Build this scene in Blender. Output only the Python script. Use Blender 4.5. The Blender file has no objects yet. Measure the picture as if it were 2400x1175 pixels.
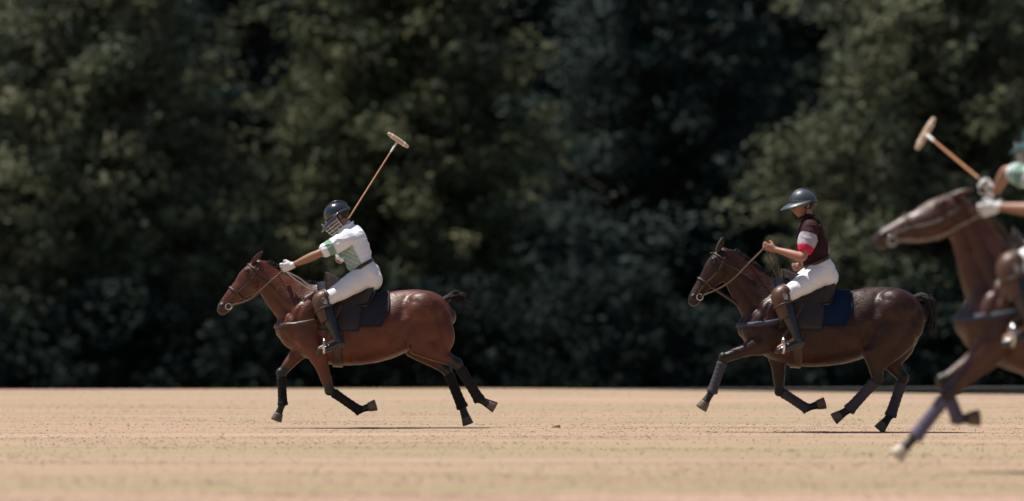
import bpy, math, random
import numpy as np
from mathutils import Vector, Matrix
from mathutils.bvhtree import BVHTree

# ------------------------------------------------------------------ camera, sky, sun, exposure
scene = bpy.context.scene
C = scene.collection
CAM_H = 0.87
F_PX = 9400.0                       # focal length in pixels of the 2400 px wide photograph
HORIZON = 800.0                     # image row of the horizon

cam_data = bpy.data.cameras.new("camera")
cam = bpy.data.objects.new("camera", cam_data)
C.objects.link(cam)
cam_data.sensor_width = 36.0
cam_data.lens = F_PX / 2400 * 36.0
cam_data.clip_start = 0.5
cam_data.clip_end = 3000
cam.location = (0, 0, CAM_H)
cam.rotation_euler = (math.radians(90) + math.atan((HORIZON - 587.5) / F_PX), 0, 0)
cam_data.dof.use_dof = True
cam_data.dof.focus_distance = 39.6
cam_data.dof.aperture_fstop = 1.1
scene.camera = cam

TO_SUN = Vector((-0.36, 0.10, 1.0)).normalized()
SUN_EL = math.asin(TO_SUN.z)
world = bpy.data.worlds.new("World")
scene.world = world
world.use_nodes = True
wn = world.node_tree.nodes
sky = wn.new("ShaderNodeTexSky")
sky.sky_type = 'NISHITA'
sky.sun_disc = False
sky.sun_elevation = SUN_EL
sky.sun_rotation = math.atan2(TO_SUN.x, TO_SUN.y)
world.node_tree.links.new(sky.outputs[0], wn["Background"].inputs[0])
wn["Background"].inputs[1].default_value = 0.05

sun_data = bpy.data.lights.new("sun", 'SUN')
sun_data.energy = 4.6
sun_data.angle = math.radians(0.53)
sun_data.color = (1.0, 0.94, 0.86)
sun = bpy.data.objects.new("sun", sun_data)
C.objects.link(sun)
sun.location = (-10, 20, 40)
sun.rotation_euler = (-TO_SUN).to_track_quat('-Z', 'Y').to_euler()

scene.view_settings.view_transform = 'Standard'
scene.view_settings.look = 'None'
scene.view_settings.exposure = 0.5
scene.view_settings.gamma = 1.0
scene.cycles.max_bounces = 6
scene.cycles.use_denoising = True

# ------------------------------------------------------------------ helpers: materials
def new_mat(name):
    m = bpy.data.materials.new(name)
    m.use_nodes = True
    nt = m.node_tree
    return m, nt.nodes, nt.links, nt.nodes["Principled BSDF"]

def surf(name, col, rough=0.6, var=0.15, nscale=14.0, bump=0.15, bscale=60.0, spec=0.4,
         metal=0.0, coat=0.0, stretch=(1, 1, 1), sheen=0.0):
    m, n, l, b = new_mat(name)
    tc = n.new("ShaderNodeTexCoord")
    mp = n.new("ShaderNodeMapping"); mp.inputs["Scale"].default_value = stretch
    l.new(tc.outputs["Object"], mp.inputs[0])
    nz = n.new("ShaderNodeTexNoise"); nz.inputs["Scale"].default_value = nscale
    nz.inputs["Detail"].default_value = 6
    l.new(mp.outputs[0], nz.inputs["Vector"])
    mx = n.new("ShaderNodeMix"); mx.data_type = 'RGBA'
    mx.inputs[6].default_value = (*[c * (1 - var) for c in col], 1)
    mx.inputs[7].default_value = (*[min(1, c * (1 + var)) for c in col], 1)
    l.new(nz.outputs[0], mx.inputs[0])
    l.new(mx.outputs[2], b.inputs["Base Color"])
    b.inputs["Roughness"].default_value = rough
    b.inputs["Specular IOR Level"].default_value = spec
    b.inputs["Metallic"].default_value = metal
    b.inputs["Coat Weight"].default_value = coat
    b.inputs["Sheen Weight"].default_value = sheen
    if bump > 0:
        n2 = n.new("ShaderNodeTexNoise"); n2.inputs["Scale"].default_value = bscale
        n2.inputs["Detail"].default_value = 5
        l.new(mp.outputs[0], n2.inputs["Vector"])
        bp = n.new("ShaderNodeBump"); bp.inputs["Strength"].default_value = bump
        bp.inputs["Distance"].default_value = 0.01
        l.new(n2.outputs[0], bp.inputs["Height"])
        l.new(bp.outputs[0], b.inputs["Normal"])
    return m

def attr_surf(name, cols, rough=0.6, var=0.12, nscale=10.0, bump=0.2, bscale=40, spec=0.4, sheen=0.0, coat=0.0):
    """colour picked along a ramp by the mesh attribute 'zone' (0, 1, 2 ...)"""
    m, n, l, b = new_mat(name)
    at = n.new("ShaderNodeAttribute"); at.attribute_name = "zone"
    k = len(cols)
    dv = n.new("ShaderNodeMath"); dv.operation = 'DIVIDE'; dv.inputs[1].default_value = max(1, k - 1)
    l.new(at.outputs["Fac"], dv.inputs[0])
    rp = n.new("ShaderNodeValToRGB")
    el = rp.color_ramp.elements
    while len(el) < k: el.new(0.5)
    for i, c in enumerate(cols):
        el[i].position = i / max(1, k - 1)
    for i, c in enumerate(cols):
        el[i].color = (*c, 1)
    l.new(dv.outputs[0], rp.inputs[0])
    tc = n.new("ShaderNodeTexCoord")
    nz = n.new("ShaderNodeTexNoise"); nz.inputs["Scale"].default_value = nscale
    nz.inputs["Detail"].default_value = 6
    l.new(tc.outputs["Object"], nz.inputs["Vector"])
    mr = n.new("ShaderNodeMapRange")
    mr.inputs[3].default_value = 1 - var; mr.inputs[4].default_value = 1 + var
    mr.inputs[1].default_value = 0.3; mr.inputs[2].default_value = 0.7
    l.new(nz.outputs[0], mr.inputs[0])
    mx = n.new("ShaderNodeMix"); mx.data_type = 'RGBA'; mx.blend_type = 'MULTIPLY'
    mx.inputs[0].default_value = 1
    l.new(rp.outputs[0], mx.inputs[6]); l.new(mr.outputs[0], mx.inputs[7])
    l.new(mx.outputs[2], b.inputs["Base Color"])
    b.inputs["Roughness"].default_value = rough
    b.inputs["Specular IOR Level"].default_value = spec
    b.inputs["Sheen Weight"].default_value = sheen
    b.inputs["Coat Weight"].default_value = coat
    b.inputs["Coat Roughness"].default_value = 0.45
    rr = n.new("ShaderNodeMapRange")
    rr.inputs[1].default_value = 0.35; rr.inputs[2].default_value = 0.65
    rr.inputs[3].default_value = rough - 0.08; rr.inputs[4].default_value = min(1, rough + 0.18)
    n3 = n.new("ShaderNodeTexNoise"); n3.inputs["Scale"].default_value = 7.0; n3.inputs["Detail"].default_value = 9
    l.new(tc.outputs["Object"], n3.inputs["Vector"]); l.new(n3.outputs[0], rr.inputs[0])
    l.new(rr.outputs[0], b.inputs["Roughness"])
    mpb = n.new("ShaderNodeMapping"); mpb.inputs["Scale"].default_value = (0.45, 1.0, 1.0)
    l.new(tc.outputs["Object"], mpb.inputs[0])
    n2 = n.new("ShaderNodeTexNoise"); n2.inputs["Scale"].default_value = bscale
    n2.inputs["Detail"].default_value = 6
    l.new(mpb.outputs[0], n2.inputs["Vector"])
    bp = n.new("ShaderNodeBump"); bp.inputs["Strength"].default_value = bump
    bp.inputs["Distance"].default_value = 0.012
    l.new(n2.outputs[0], bp.inputs["Height"])
    l.new(bp.outputs[0], b.inputs["Normal"])
    return m

# ------------------------------------------------------------------ helpers: meshes and objects
def mesh_obj(name, verts, faces, mat, parent=None, smooth=True, zone=None, origin=None):
    verts = np.asarray(verts, dtype=np.float64)
    if origin is not None:
        verts = verts - np.asarray(origin)
    me = bpy.data.meshes.new(name)
    me.from_pydata(verts.tolist(), [], [list(map(int, f)) for f in faces])
    me.materials.append(mat)
    if smooth:
        me.polygons.foreach_set("use_smooth", [True] * len(me.polygons))
    if zone is not None:
        a = me.attributes.new("zone", 'FLOAT', 'POINT')
        a.data.foreach_set("value", np.asarray(zone, dtype=np.float32))
    me.update()
    o = bpy.data.objects.new(name, me)
    C.objects.link(o)
    if parent is not None:
        o.parent = parent
    return o

def raw_mesh(name, verts, nper, mat, parent=None, attr=None):
    """mesh of many loose polygons with nper corners each, verts in order"""
    verts = np.ascontiguousarray(verts, dtype=np.float32)
    nv = len(verts); nf = nv // nper
    me = bpy.data.meshes.new(name)
    me.vertices.add(nv); me.vertices.foreach_set("co", verts.ravel())
    me.loops.add(nv); me.loops.foreach_set("vertex_index", np.arange(nv, dtype=np.int32))
    me.polygons.add(nf)
    me.polygons.foreach_set("loop_start", np.arange(0, nv, nper, dtype=np.int32))
    me.polygons.foreach_set("loop_total", np.full(nf, nper, dtype=np.int32))
    if attr is not None:
        a = me.attributes.new("tone", 'FLOAT', 'FACE')
        a.data.foreach_set("value", np.asarray(attr, dtype=np.float32))
    me.materials.append(mat)
    me.update(); me.validate()
    o = bpy.data.objects.new(name, me)
    C.objects.link(o)
    if parent is not None: o.parent = parent
    return o

def tag(o, label=None, cat=None, group=None, kind=None):
    if label: o["label"] = label
    if cat: o["category"] = cat
    if group: o["group"] = group
    if kind: o["kind"] = kind
    return o

def empty(name, loc, rz=0.0):
    o = bpy.data.objects.new(name, None)
    o.empty_display_size = 0.2
    C.objects.link(o)
    o.location = loc; o.rotation_euler = (0, 0, rz)
    return o

def catmull(A, sub):
    A = np.asarray(A, dtype=float)
    if len(A) < 3 or sub <= 1:
        if sub <= 1: return A
        t = np.linspace(0, 1, sub + 1)[:, None]
        return A[0] * (1 - t) + A[-1] * t
    P = np.vstack([2 * A[0] - A[1], A, 2 * A[-1] - A[-2]])
    out = []
    for i in range(1, len(P) - 2):
        p0, p1, p2, p3 = P[i - 1], P[i], P[i + 1], P[i + 2]
        for k in range(sub):
            t = k / sub
            out.append(0.5 * ((2 * p1) + (p2 - p0) * t + (2 * p0 - 5 * p1 + 4 * p2 - p3) * t * t
                              + (3 * p1 - p0 - 3 * p2 + p3) * t ** 3))
    out.append(A[-1])
    return np.array(out)

def unit(v):
    v = np.asarray(v, dtype=float)
    return v / max(1e-9, np.linalg.norm(v))

def tube(P, ra, rb=None, ref=(0, 1, 0), n=16, sub=4, cap=0.6, tp=0.0, tn=0.0, power=1.0):
    """closed loft along P; half sizes ra (in the plane across ref) and rb (along ref);
    tp / tn narrow the +a / -a side of the section"""
    P = np.asarray(P, dtype=float)
    N = len(P)
    ra = np.broadcast_to(np.asarray(ra, dtype=float), (N,))
    rb = ra if rb is None else np.broadcast_to(np.asarray(rb, dtype=float), (N,))
    tp = np.broadcast_to(np.asarray(tp, dtype=float), (N,)); tn = np.broadcast_to(np.asarray(tn, dtype=float), (N,))
    D = catmull(np.column_stack([P, ra, rb, tp, tn]), sub)
    pts, ra, rb, tp, tn = D[:, :3], np.maximum(D[:, 3], 5e-4), np.maximum(D[:, 4], 5e-4), D[:, 5], D[:, 6]
    M = len(pts)
    tg = np.gradient(pts, axis=0)
    th = np.linspace(0, 2 * np.pi, n, endpoint=False)
    ca, sa = np.cos(th), np.sin(th)
    ca = np.sign(ca) * np.abs(ca) ** power; sa = np.sign(sa) * np.abs(sa) ** power
    rings = []
    ref = np.asarray(ref, dtype=float)
    def ring(c, t, a_, b_, tp_, tn_):
        t = unit(t)
        b = ref - ref.dot(t) * t
        if np.linalg.norm(b) < 1e-3:
            b = np.array([1.0, 0, 0]) - t[0] * t
        b = unit(b); a = np.cross(t, b)
        w = 1 - tp_ * np.clip(sa, 0, 1) ** 1.3 - tn_ * np.clip(-sa, 0, 1) ** 1.3
        return c + np.outer(sa * a_, a) + np.outer(ca * b_ * w, b)
    if cap > 0:
        r = min(ra[0], rb[0]) * cap; t = unit(tg[0])
        for f, s in ((1.0, 0.1), (0.86, 0.5), (0.5, 0.86)):
            rings.append(ring(pts[0] - t * r * f, t, ra[0] * s, rb[0] * s, tp[0], tn[0]))
    for i in range(M):
        rings.append(ring(pts[i], tg[i], ra[i], rb[i], tp[i], tn[i]))
    if cap > 0:
        r = min(ra[-1], rb[-1]) * cap; t = unit(tg[-1])
        for f, s in ((0.5, 0.86), (0.86, 0.5), (1.0, 0.1)):
            rings.append(ring(pts[-1] + t * r * f, t, ra[-1] * s, rb[-1] * s, tp[-1], tn[-1]))
    V = np.vstack(rings)
    K = len(rings)
    F = []
    for i in range(K - 1):
        for j in range(n):
            j2 = (j + 1) % n
            F.append((i * n + j, i * n + j2, (i + 1) * n + j2, (i + 1) * n + j))
    F.append(tuple(range(n - 1, -1, -1)))
    F.append(tuple((K - 1) * n + j for j in range(n)))
    return V, F

def ball(c, r, mat3=None, nu=16, nv=10):
    r = np.broadcast_to(np.asarray(r, dtype=float), (3,))
    V = [(0, 0, -1.0)]
    for i in range(1, nv):
        la = -math.pi / 2 + math.pi * i / nv
        for j in range(nu):
            lo = 2 * math.pi * j / nu
            V.append((math.cos(la) * math.cos(lo), math.cos(la) * math.sin(lo), math.sin(la)))
    V.append((0, 0, 1.0))
    F = []
    for j in range(nu):
        F.append((0, 1 + (j + 1) % nu, 1 + j))
        for i in range(nv - 2):
            a = 1 + i * nu
            F.append((a + j, a + (j + 1) % nu, a + nu + (j + 1) % nu, a + nu + j))
        a = 1 + (nv - 2) * nu
        F.append((a + j, a + (j + 1) % nu, len(V) - 1))
    V = np.array(V) * r
    if mat3 is not None:
        V = V @ np.asarray(mat3).T
    return V + np.asarray(c, dtype=float), F

def join(parts):
    V, F, o = [], [], 0
    for v, f in parts:
        V.append(np.asarray(v)); F += [tuple(i + o for i in q) for q in f]; o += len(v)
    return np.vstack(V), F

def fuse(parts, voxel, iters=8, weight=None, lam=0.5):
    """weld overlapping lofts into one continuous skin, then relax it"""
    V, F = join(parts)
    me = bpy.data.meshes.new("tmp")
    me.from_pydata(V.tolist(), [], F)
    o = bpy.data.objects.new("tmp", me); C.objects.link(o)
    md = o.modifiers.new("r", 'REMESH'); md.mode = 'VOXEL'; md.voxel_size = voxel; md.adaptivity = 0
    dg = bpy.context.evaluated_depsgraph_get(); dg.update()
    e = o.evaluated_get(dg); m2 = bpy.data.meshes.new_from_object(e)
    n = len(m2.vertices)
    co = np.empty(n * 3, dtype=np.float64)
    tmp = np.empty(n * 3, dtype=np.float32); m2.vertices.foreach_get("co", tmp); co[:] = tmp
    co = co.reshape(-1, 3)
    ed = np.empty(len(m2.edges) * 2, dtype=np.int32); m2.edges.foreach_get("vertices", ed); ed = ed.reshape(-1, 2)
    faces = [tuple(p.vertices) for p in m2.polygons]
    bpy.data.objects.remove(o); bpy.data.meshes.remove(me); bpy.data.meshes.remove(m2)
    i = np.concatenate([ed[:, 0], ed[:, 1]]); j = np.concatenate([ed[:, 1], ed[:, 0]])
    deg = np.maximum(np.bincount(i, minlength=n), 1)[:, None]
    w = np.ones(n) if weight is None else weight(co)
    w = w[:, None]
    for it in range(iters):
        s = np.column_stack([np.bincount(i, weights=co[j, k], minlength=n) for k in range(3)]) / deg
        co = co + lam * w * (s - co)
    return co, faces

def normals_of(co, faces):
    q = np.array([f[:3] for f in faces])
    fn = np.cross(co[q[:, 1]] - co[q[:, 0]], co[q[:, 2]] - co[q[:, 0]])
    nn = np.zeros_like(co)
    for k in range(3):
        for c in range(3):
            nn[:, c] += np.bincount(q[:, k], weights=fn[:, c], minlength=len(co))
    return nn / np.maximum(np.linalg.norm(nn, axis=1, keepdims=True), 1e-9)

def vnoise(p, seed=0, octaves=3):
    """cheap smooth pseudo-noise from sines, range about -1..1"""
    rng = np.random.RandomState(seed)
    out = np.zeros(len(p)); amp = 1.0
    f = 1.0
    for o in range(octaves):
        for k in range(3):
            d = rng.normal(size=3); d /= np.linalg.norm(d)
            out += amp * np.sin(p @ d * f * (1.5 + rng.rand()) + rng.rand() * 6.28 + 1.7 * np.sin(p @ rng.normal(size=3) * f * .7)) / 3
        amp *= 0.5; f *= 2.1
    return out

def seg_dist(p, a, b):
    a = np.asarray(a); b = np.asarray(b); ab = b - a
    t = np.clip((p - a) @ ab / max(1e-9, ab @ ab), 0, 1)
    return np.linalg.norm(p - (a + t[:, None] * ab), axis=1), t

def sstep(x, a, b):
    t = np.clip((x - a) / (b - a), 0, 1)
    return t * t * (3 - 2 * t)

# ------------------------------------------------------------------ ground
def ground_z(x, y):
    x = np.asarray(x, dtype=float); y = np.asarray(y, dtype=float)
    left = 1 - sstep(x, -1.5, 7.5)
    ridge = np.exp(-((y - 64.5) / 5.0) ** 2) * 0.098 * left
    dip = -0.16 * sstep(y, 67, 73) - 0.75 * sstep(y, 74, 100)
    swell = 0.012 * np.sin(x * 0.31 + 1.0) * np.sin(y * 0.21)
    return ridge + dip + swell * (1 - sstep(y, 100, 160))

def dry_turf(name, blade=False):
    m, n, l, b = new_mat(name)
    geo = n.new("ShaderNodeNewGeometry")
    def noise(scale, st, detail=4):
        mp = n.new("ShaderNodeMapping"); mp.inputs["Scale"].default_value = st
        l.new(geo.outputs["Position"], mp.inputs[0])
        z = n.new("ShaderNodeTexNoise"); z.inputs["Scale"].default_value = scale; z.inputs["Detail"].default_value = detail
        l.new(mp.outputs[0], z.inputs["Vector"])
        return z.outputs[0]
    def ramp(src, stops):
        r = n.new("ShaderNodeValToRGB"); e = r.color_ramp.elements
        while len(e) < len(stops): e.new(0.5)
        for i, (p, c) in enumerate(stops): e[i].position = p
        for i, (p, c) in enumerate(stops): e[i].color = (*c, 1)
        l.new(src, r.inputs[0]); return r.outputs[0]
    # bands of straw, bare pinkish earth and faintly green grass, running with the mowing
    big = ramp(noise(0.42, (0.07, 1.0, 0)), [(0.30, (0.375, 0.254, 0.194)), (0.43, (0.346, 0.247, 0.173)), (0.51, (0.293, 0.238, 0.147)),
                                    (0.58, (0.355, 0.247, 0.183)), (0.68, (0.417, 0.276, 0.227))])
    small = ramp(noise(2.0, (0.16, 1.0, 0), 6), [(0.25, (0.80, 0.80, 0.76)), (0.5, (1.0, 1.0, 1.0)), (0.78, (1.12, 1.09, 1.06))])
    mx = n.new("ShaderNodeMix"); mx.data_type = 'RGBA'; mx.blend_type = 'MULTIPLY'; mx.inputs[0].default_value = 0.8
    l.new(big, mx.inputs[6]); l.new(small, mx.inputs[7])
    # rough grass beyond the pitch edge, its colour darkened to imitate tree shade
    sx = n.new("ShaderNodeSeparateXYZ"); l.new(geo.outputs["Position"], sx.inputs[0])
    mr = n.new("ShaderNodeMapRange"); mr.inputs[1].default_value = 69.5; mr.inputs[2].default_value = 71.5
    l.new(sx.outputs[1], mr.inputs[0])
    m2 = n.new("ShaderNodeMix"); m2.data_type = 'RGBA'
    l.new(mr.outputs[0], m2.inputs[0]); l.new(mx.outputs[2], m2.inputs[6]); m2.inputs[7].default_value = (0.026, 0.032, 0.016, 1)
    l.new(m2.outputs[2], b.inputs["Base Color"])
    b.inputs["Roughness"].default_value = 0.9
    b.inputs["Specular IOR Level"].default_value = 0.15
    bp = n.new("ShaderNodeBump"); bp.inputs["Strength"].default_value = 0.12; bp.inputs["Distance"].default_value = 0.02
    l.new(noise(9.0, (1, 1, 1), 8), bp.inputs["Height"])
    if not blade: l.new(bp.outputs[0], b.inputs["Normal"])
    return m

xs = np.unique(np.concatenate([np.linspace(-900, -24, 12), np.linspace(-24, 24, 97), np.linspace(24, 900, 12)]))
ys = np.unique(np.concatenate([np.linspace(-60, 8, 8), np.linspace(8, 56, 40), np.linspace(56, 78, 60), np.linspace(78, 120, 22), np.linspace(120, 1500, 12)]))
GX, GY = np.meshgrid(xs, ys)
gv = np.column_stack([GX.ravel(), GY.ravel(), ground_z(GX.ravel(), GY.ravel())])
nx = len(xs)
gf = [(r * nx + c, r * nx + c + 1, (r + 1) * nx + c + 1, (r + 1) * nx + c) for r in range(len(ys) - 1) for c in range(nx - 1)]
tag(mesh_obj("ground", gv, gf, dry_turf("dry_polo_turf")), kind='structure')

# short dry grass blades over the part of the pitch in view
rng = np.random.RandomState(5)
NB = 170000
u = rng.rand(NB)
by = 1 / (1 / 19.5 + (1 / 68.5 - 1 / 19.5) * u)            # even over the picture rows
by = np.where(rng.rand(NB) < 0.45, 19.5 + rng.rand(NB) * 49, by)
bx = (rng.rand(NB) * 2 - 1) * (by * 0.1277 + 1.6)
clump = vnoise(np.column_stack([bx * 0.5, by * 2.2, bx * 0]), 3, 4)
keep = rng.rand(NB) < np.clip(0.55 + 0.5 * clump, 0.12, 1)
bx, by, clump = bx[keep], by[keep], clump[keep]
NB = len(bx)
bz = ground_z(bx, by)
hgt = (0.004 + 0.009 * rng.rand(NB) ** 2) * (1 + 0.3 * clump)
wid = 0.004 + 0.007 * rng.rand(NB)
ang = rng.rand(NB) * 6.283
lean = (rng.rand(NB, 2) - 0.5) * 0.09
base = np.column_stack([bx, by, bz - 0.002])
dxy = np.column_stack([np.cos(ang), np.sin(ang) * 0.6, np.zeros(NB)]) * wid[:, None]
tip = base + np.column_stack([lean, hgt])
gverts = np.stack([base - dxy, base + dxy, tip], axis=1).reshape(-1, 3)
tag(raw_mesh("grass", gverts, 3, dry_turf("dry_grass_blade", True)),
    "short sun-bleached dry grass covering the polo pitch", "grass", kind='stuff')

# low sideboard along the far edge of the pitch, sinking behind the rise towards the left
M_board = surf("dark_painted_board", (0.013, 0.019, 0.026), 0.6, 0.3, 6, 0.3, 40)
M_cap = surf("pale_board_edge", (0.30, 0.33, 0.36), 0.6, 0.25, 9, 0.2, 60)
def board_pt(x):
    yy = 65.6 + (8.4 - x) * 0.52
    zt = 0.128 - 0.0118 * (8.4 - x)
    return yy, zt
side = empty("sideboard", (8.4, 65.6, 0.0))
tag(side, "low dark sideboard with a pale top edge along the far side of the pitch", "sideboard")
x = 13.4
while x > -1.0:
    x2 = x - 1.8 + 0.012
    V, F = [], []
    W, G = [], []
    for xx in (x, x2):
        yy, zt = board_pt(xx)
        V += [(xx, yy, zt - 0.30), (xx, yy + 0.03, zt - 0.30), (xx, yy + 0.03, zt - 0.011), (xx, yy, zt - 0.011)]
        W += [(xx, yy - 0.004, zt - 0.011), (xx, yy + 0.034, zt - 0.011), (xx, yy + 0.034, zt), (xx, yy - 0.004, zt)]
    F = [(0, 1, 2, 3), (7, 6, 5, 4), (0, 4, 5, 1), (1, 5, 6, 2), (2, 6, 7, 3), (3, 7, 4, 0)]
    pl = mesh_obj("plank", V, F, M_board, side, False, origin=(8.4, 65.6, 0))
    mesh_obj("top_edge", W, F, M_cap, pl, False, origin=(8.4, 65.6, 0))
    x -= 1.8

# ------------------------------------------------------------------ trees
def leaf_mat(name, c1, c2, c3):
    m, n, l, b = new_mat(name)
    at = n.new("ShaderNodeAttribute"); at.attribute_name = "tone"
    rp = n.new("ShaderNodeValToRGB"); e = rp.color_ramp.elements
    e.new(0.5)
    for i, (p, c) in enumerate(((0, c1), (0.55, c2), (1, c3))):
        e[i].position = p
    for i, (p, c) in enumerate(((0, c1), (0.55, c2), (1, c3))):
        e[i].color = (*c, 1)
    l.new(at.outputs["Fac"], rp.inputs[0])
    l.new(rp.outputs[0], b.inputs["Base Color"])
    b.inputs["Roughness"].default_value = 0.75
    b.inputs["Specular IOR Level"].default_value = 0.12
    tr = n.new("ShaderNodeBsdfTranslucent"); l.new(rp.outputs[0], tr.inputs[0])
    mix = n.new("ShaderNodeMixShader"); mix.inputs[0].default_value = 0.22
    l.new(b.outputs[0], mix.inputs[1]); l.new(tr.outputs[0], mix.inputs[2])
    l.new(mix.outputs[0], n["Material Output"].inputs[0])
    return m

M_leaf_olive = leaf_mat("olive_leaf", (0.076, 0.094, 0.060), (0.128, 0.140, 0.084), (0.185, 0.184, 0.108))
M_leaf_dark = leaf_mat("dark_leaf", (0.022, 0.038, 0.036), (0.038, 0.058, 0.054), (0.064, 0.084, 0.066))
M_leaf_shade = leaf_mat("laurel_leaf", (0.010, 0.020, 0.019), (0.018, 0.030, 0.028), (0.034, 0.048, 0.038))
M_leaf_mid = leaf_mat("mid_green_leaf", (0.062, 0.078, 0.044), (0.105, 0.116, 0.062), (0.150, 0.150, 0.080))
M_bark = surf("bark", (0.055, 0.045, 0.036), 0.9, 0.35, 5, 0.8, 18, 0.1, stretch=(1, 1, 0.25))

def leaves(cent, rad, count, size, rs, flat=0.6):
    """leaf quads spread in and on flattened clumps around the given centres"""
    n = len(cent) * count
    c = np.repeat(cent, count, axis=0); r = np.repeat(rad, count)
    d = rs.normal(size=(n, 3)); d /= np.linalg.norm(d, axis=1, keepdims=True)
    rr = r * (0.35 + 0.75 * rs.rand(n) ** 0.6)
    p = c + d * rr[:, None] * np.array([1, 1, flat])
    nrm = d * 0.7 + rs.normal(size=(n, 3)) * 0.6 + np.array([0, 0, 0.55])
    nrm /= np.linalg.norm(nrm, axis=1, keepdims=True)
    t = np.cross(nrm, rs.normal(size=(n, 3))); t /= np.linalg.norm(t, axis=1, keepdims=True)
    b = np.cross(nrm, t)
    s = size * (0.6 + 0.8 * rs.rand(n))
    t *= s[:, None]; b *= (s * 0.5)[:, None]
    q = np.stack([p - t, p + b - t * 0.1, p + t, p - b - t * 0.1], axis=1)
    return q.reshape(-1, 3), n

def tree(name, label, loc, R, H, mat, seed, low=1.0, nb=104, lsize=0.125, per=60, wide=0.18):
    rs = np.random.RandomState(seed)
    root = empty(name, (loc[0], loc[1], ground_z(loc[0], loc[1]).item() - 0.02))
    tag(root, label, "tree", "trees along the far side of the pitch")
    wood = []
    tp = np.array([[0, 0, -0.3], [0.1 * rs.randn(), 0.1 * rs.randn(), H * 0.2], [0.25 * rs.randn(), 0.25 * rs.randn(), H * 0.5],
                   [0.3 * rs.randn(), 0.3 * rs.randn(), H * 0.85]])
    tr = R * 0.075
    wood.append(tube(tp, [tr * 1.25, tr, tr * 0.7, tr * 0.2], n=10, sub=5))
    cent, rad = [], []
    for k in range(nb):
        h = low + (H - low) * ((k + rs.rand()) / nb) ** 1.25
        f = (h - low) / (H - low)
        prof = (0.70 + 0.30 * min(1, f / wide)) * (1 - max(0, f - wide) / (1 - wide) * 0.82) ** 0.85
        L = R * (0.55 + 0.45 * rs.rand()) * max(0.2, prof)
        az = k * 2.39996 + 0.7 * rs.rand()
        start_h = max(low * 0.9, h * 0.72)
        tt = np.clip(start_h / (H * 0.85), 0, 1)
        s0 = np.array([np.interp(tt, [0, .235, .59, 1], tp[:, i]) for i in range(2)] + [start_h])
        end = np.array([math.cos(az) * L, math.sin(az) * L, h - 0.10 * L])
        mid = (s0 + end) / 2 + np.array([0, 0, 0.22 * L * (0.4 + rs.rand())])
        path = catmull(np.array([s0, mid, end]), 6)
        wood.append(tube([s0, mid, end], [tr * 0.30, tr * 0.17, tr * 0.05], n=6, sub=4, cap=0))
        m = 5 + int(L * 1.05)
        for q in range(m):
            t = 0.36 + 0.66 * (q + rs.rand()) / m
            p = path[min(len(path) - 1, int(t * (len(path) - 1)))] if t < 1 else end
            cent.append(p + rs.normal(size=3) * np.array([0.5, 0.5, 0.3]) * (0.5 + 0.09 * L))
            rad.append(0.50 + 0.50 * rs.rand())
    cent = np.array(cent); rad = np.array(rad)
    top = cent[:, 2] > 14.5
    v1, n1 = leaves(cent[~top], rad[~top], per, lsize, rs)
    v2, n2 = leaves(cent[top], rad[top], max(10, per // 4), lsize * 2, rs)
    V = np.vstack([v1, v2])
    tone_c = np.clip(0.45 + 0.28 * rs.randn(len(cent)), 0, 1)
    tone = np.concatenate([np.repeat(tone_c[~top], per), np.repeat(tone_c[top], max(10, per // 4))])
    tone = np.clip(tone + 0.16 * rs.randn(len(tone)), 0, 1)
    raw_mesh("crown", V, 4, mat, root, tone)
    wv, wf = join(wood)
    mesh_obj("trunk", wv, wf, M_bark, root)
    return root

def shrub(label, loc, R, H, mat, seed, per=64, lsize=0.10):
    rs = np.random.RandomState(seed)
    root = empty("shrub", (loc[0], loc[1], ground_z(loc[0], loc[1]).item() - 0.02))
    tag(root, label, "shrub", "shrubs under the trees")
    n = int(11 * R * H)
    a = rs.rand(n) * 6.283; r = R * np.sqrt(rs.rand(n)); z = H * rs.rand(n) ** 0.8
    r *= np.sqrt(np.clip(1 - (z / (H * 1.12)) ** 2.4, 0.08, 1))
    cent = np.column_stack([np.cos(a) * r, np.sin(a) * r * 0.7, 0.05 + z])
    rad = 0.28 + 0.3 * rs.rand(n)
    V, k = leaves(cent, rad, per, lsize, rs, 0.9)
    tone = np.clip(np.repeat(np.clip(0.4 + 0.25 * rs.randn(n), 0, 1), per) + 0.15 * rs.randn(k), 0, 1)
    raw_mesh("foliage", V, 4, mat, root, tone)
    st = []
    for q in range(7):
        e = cent[rs.randint(n)]
        st.append(tube([(0.1 * rs.randn(), 0.1 * rs.randn(), -0.1), e * 0.5 + np.array([0, 0, 0.1]), e], [0.035, 0.022, 0.006], n=6, sub=3, cap=0))
    v, f = join(st)
    mesh_obj("stems", v, f, M_bark, root)

tree("broadleaf_tree", "olive-leaved spreading tree at the left edge, behind the leading rider's pony's nose", (-13.2, 128.0), 7.2, 19.0, M_leaf_olive, 11, 2.4, wide=0.27)
tree("broadleaf_tree", "mid-green tree rising right behind the leading rider and his raised mallet", (-3.9, 130.0), 6.8, 18.5, M_leaf_mid, 12, 2.4, wide=0.26)
tree("broadleaf_tree", "dark recessed tree in the gap between the leading rider and the dark-shirted rider", (5.0, 138.0), 7.2, 21.0, M_leaf_dark, 13, 1.8)
tree("broadleaf_tree", "olive-leaved tree at the right, above the riders' raised arms", (13.6, 127.0), 7.2, 19.0, M_leaf_olive, 14, 2.4, wide=0.27)
tree("broadleaf_tree", "dark tree filling the gap behind the two trees at the left", (-9.0, 141.0), 7.8, 22.0, M_leaf_dark, 15, 1.5)
tree("broadleaf_tree", "dark tree behind the empty stretch of pitch in the middle of the picture", (-0.4, 147.0), 8.0, 23.0, M_leaf_dark, 16, 1.5)
tree("broadleaf_tree", "dark tree in the second row behind the dark-shirted rider", (9.6, 146.0), 8.0, 22.0, M_leaf_dark, 17, 1.5)
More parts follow.
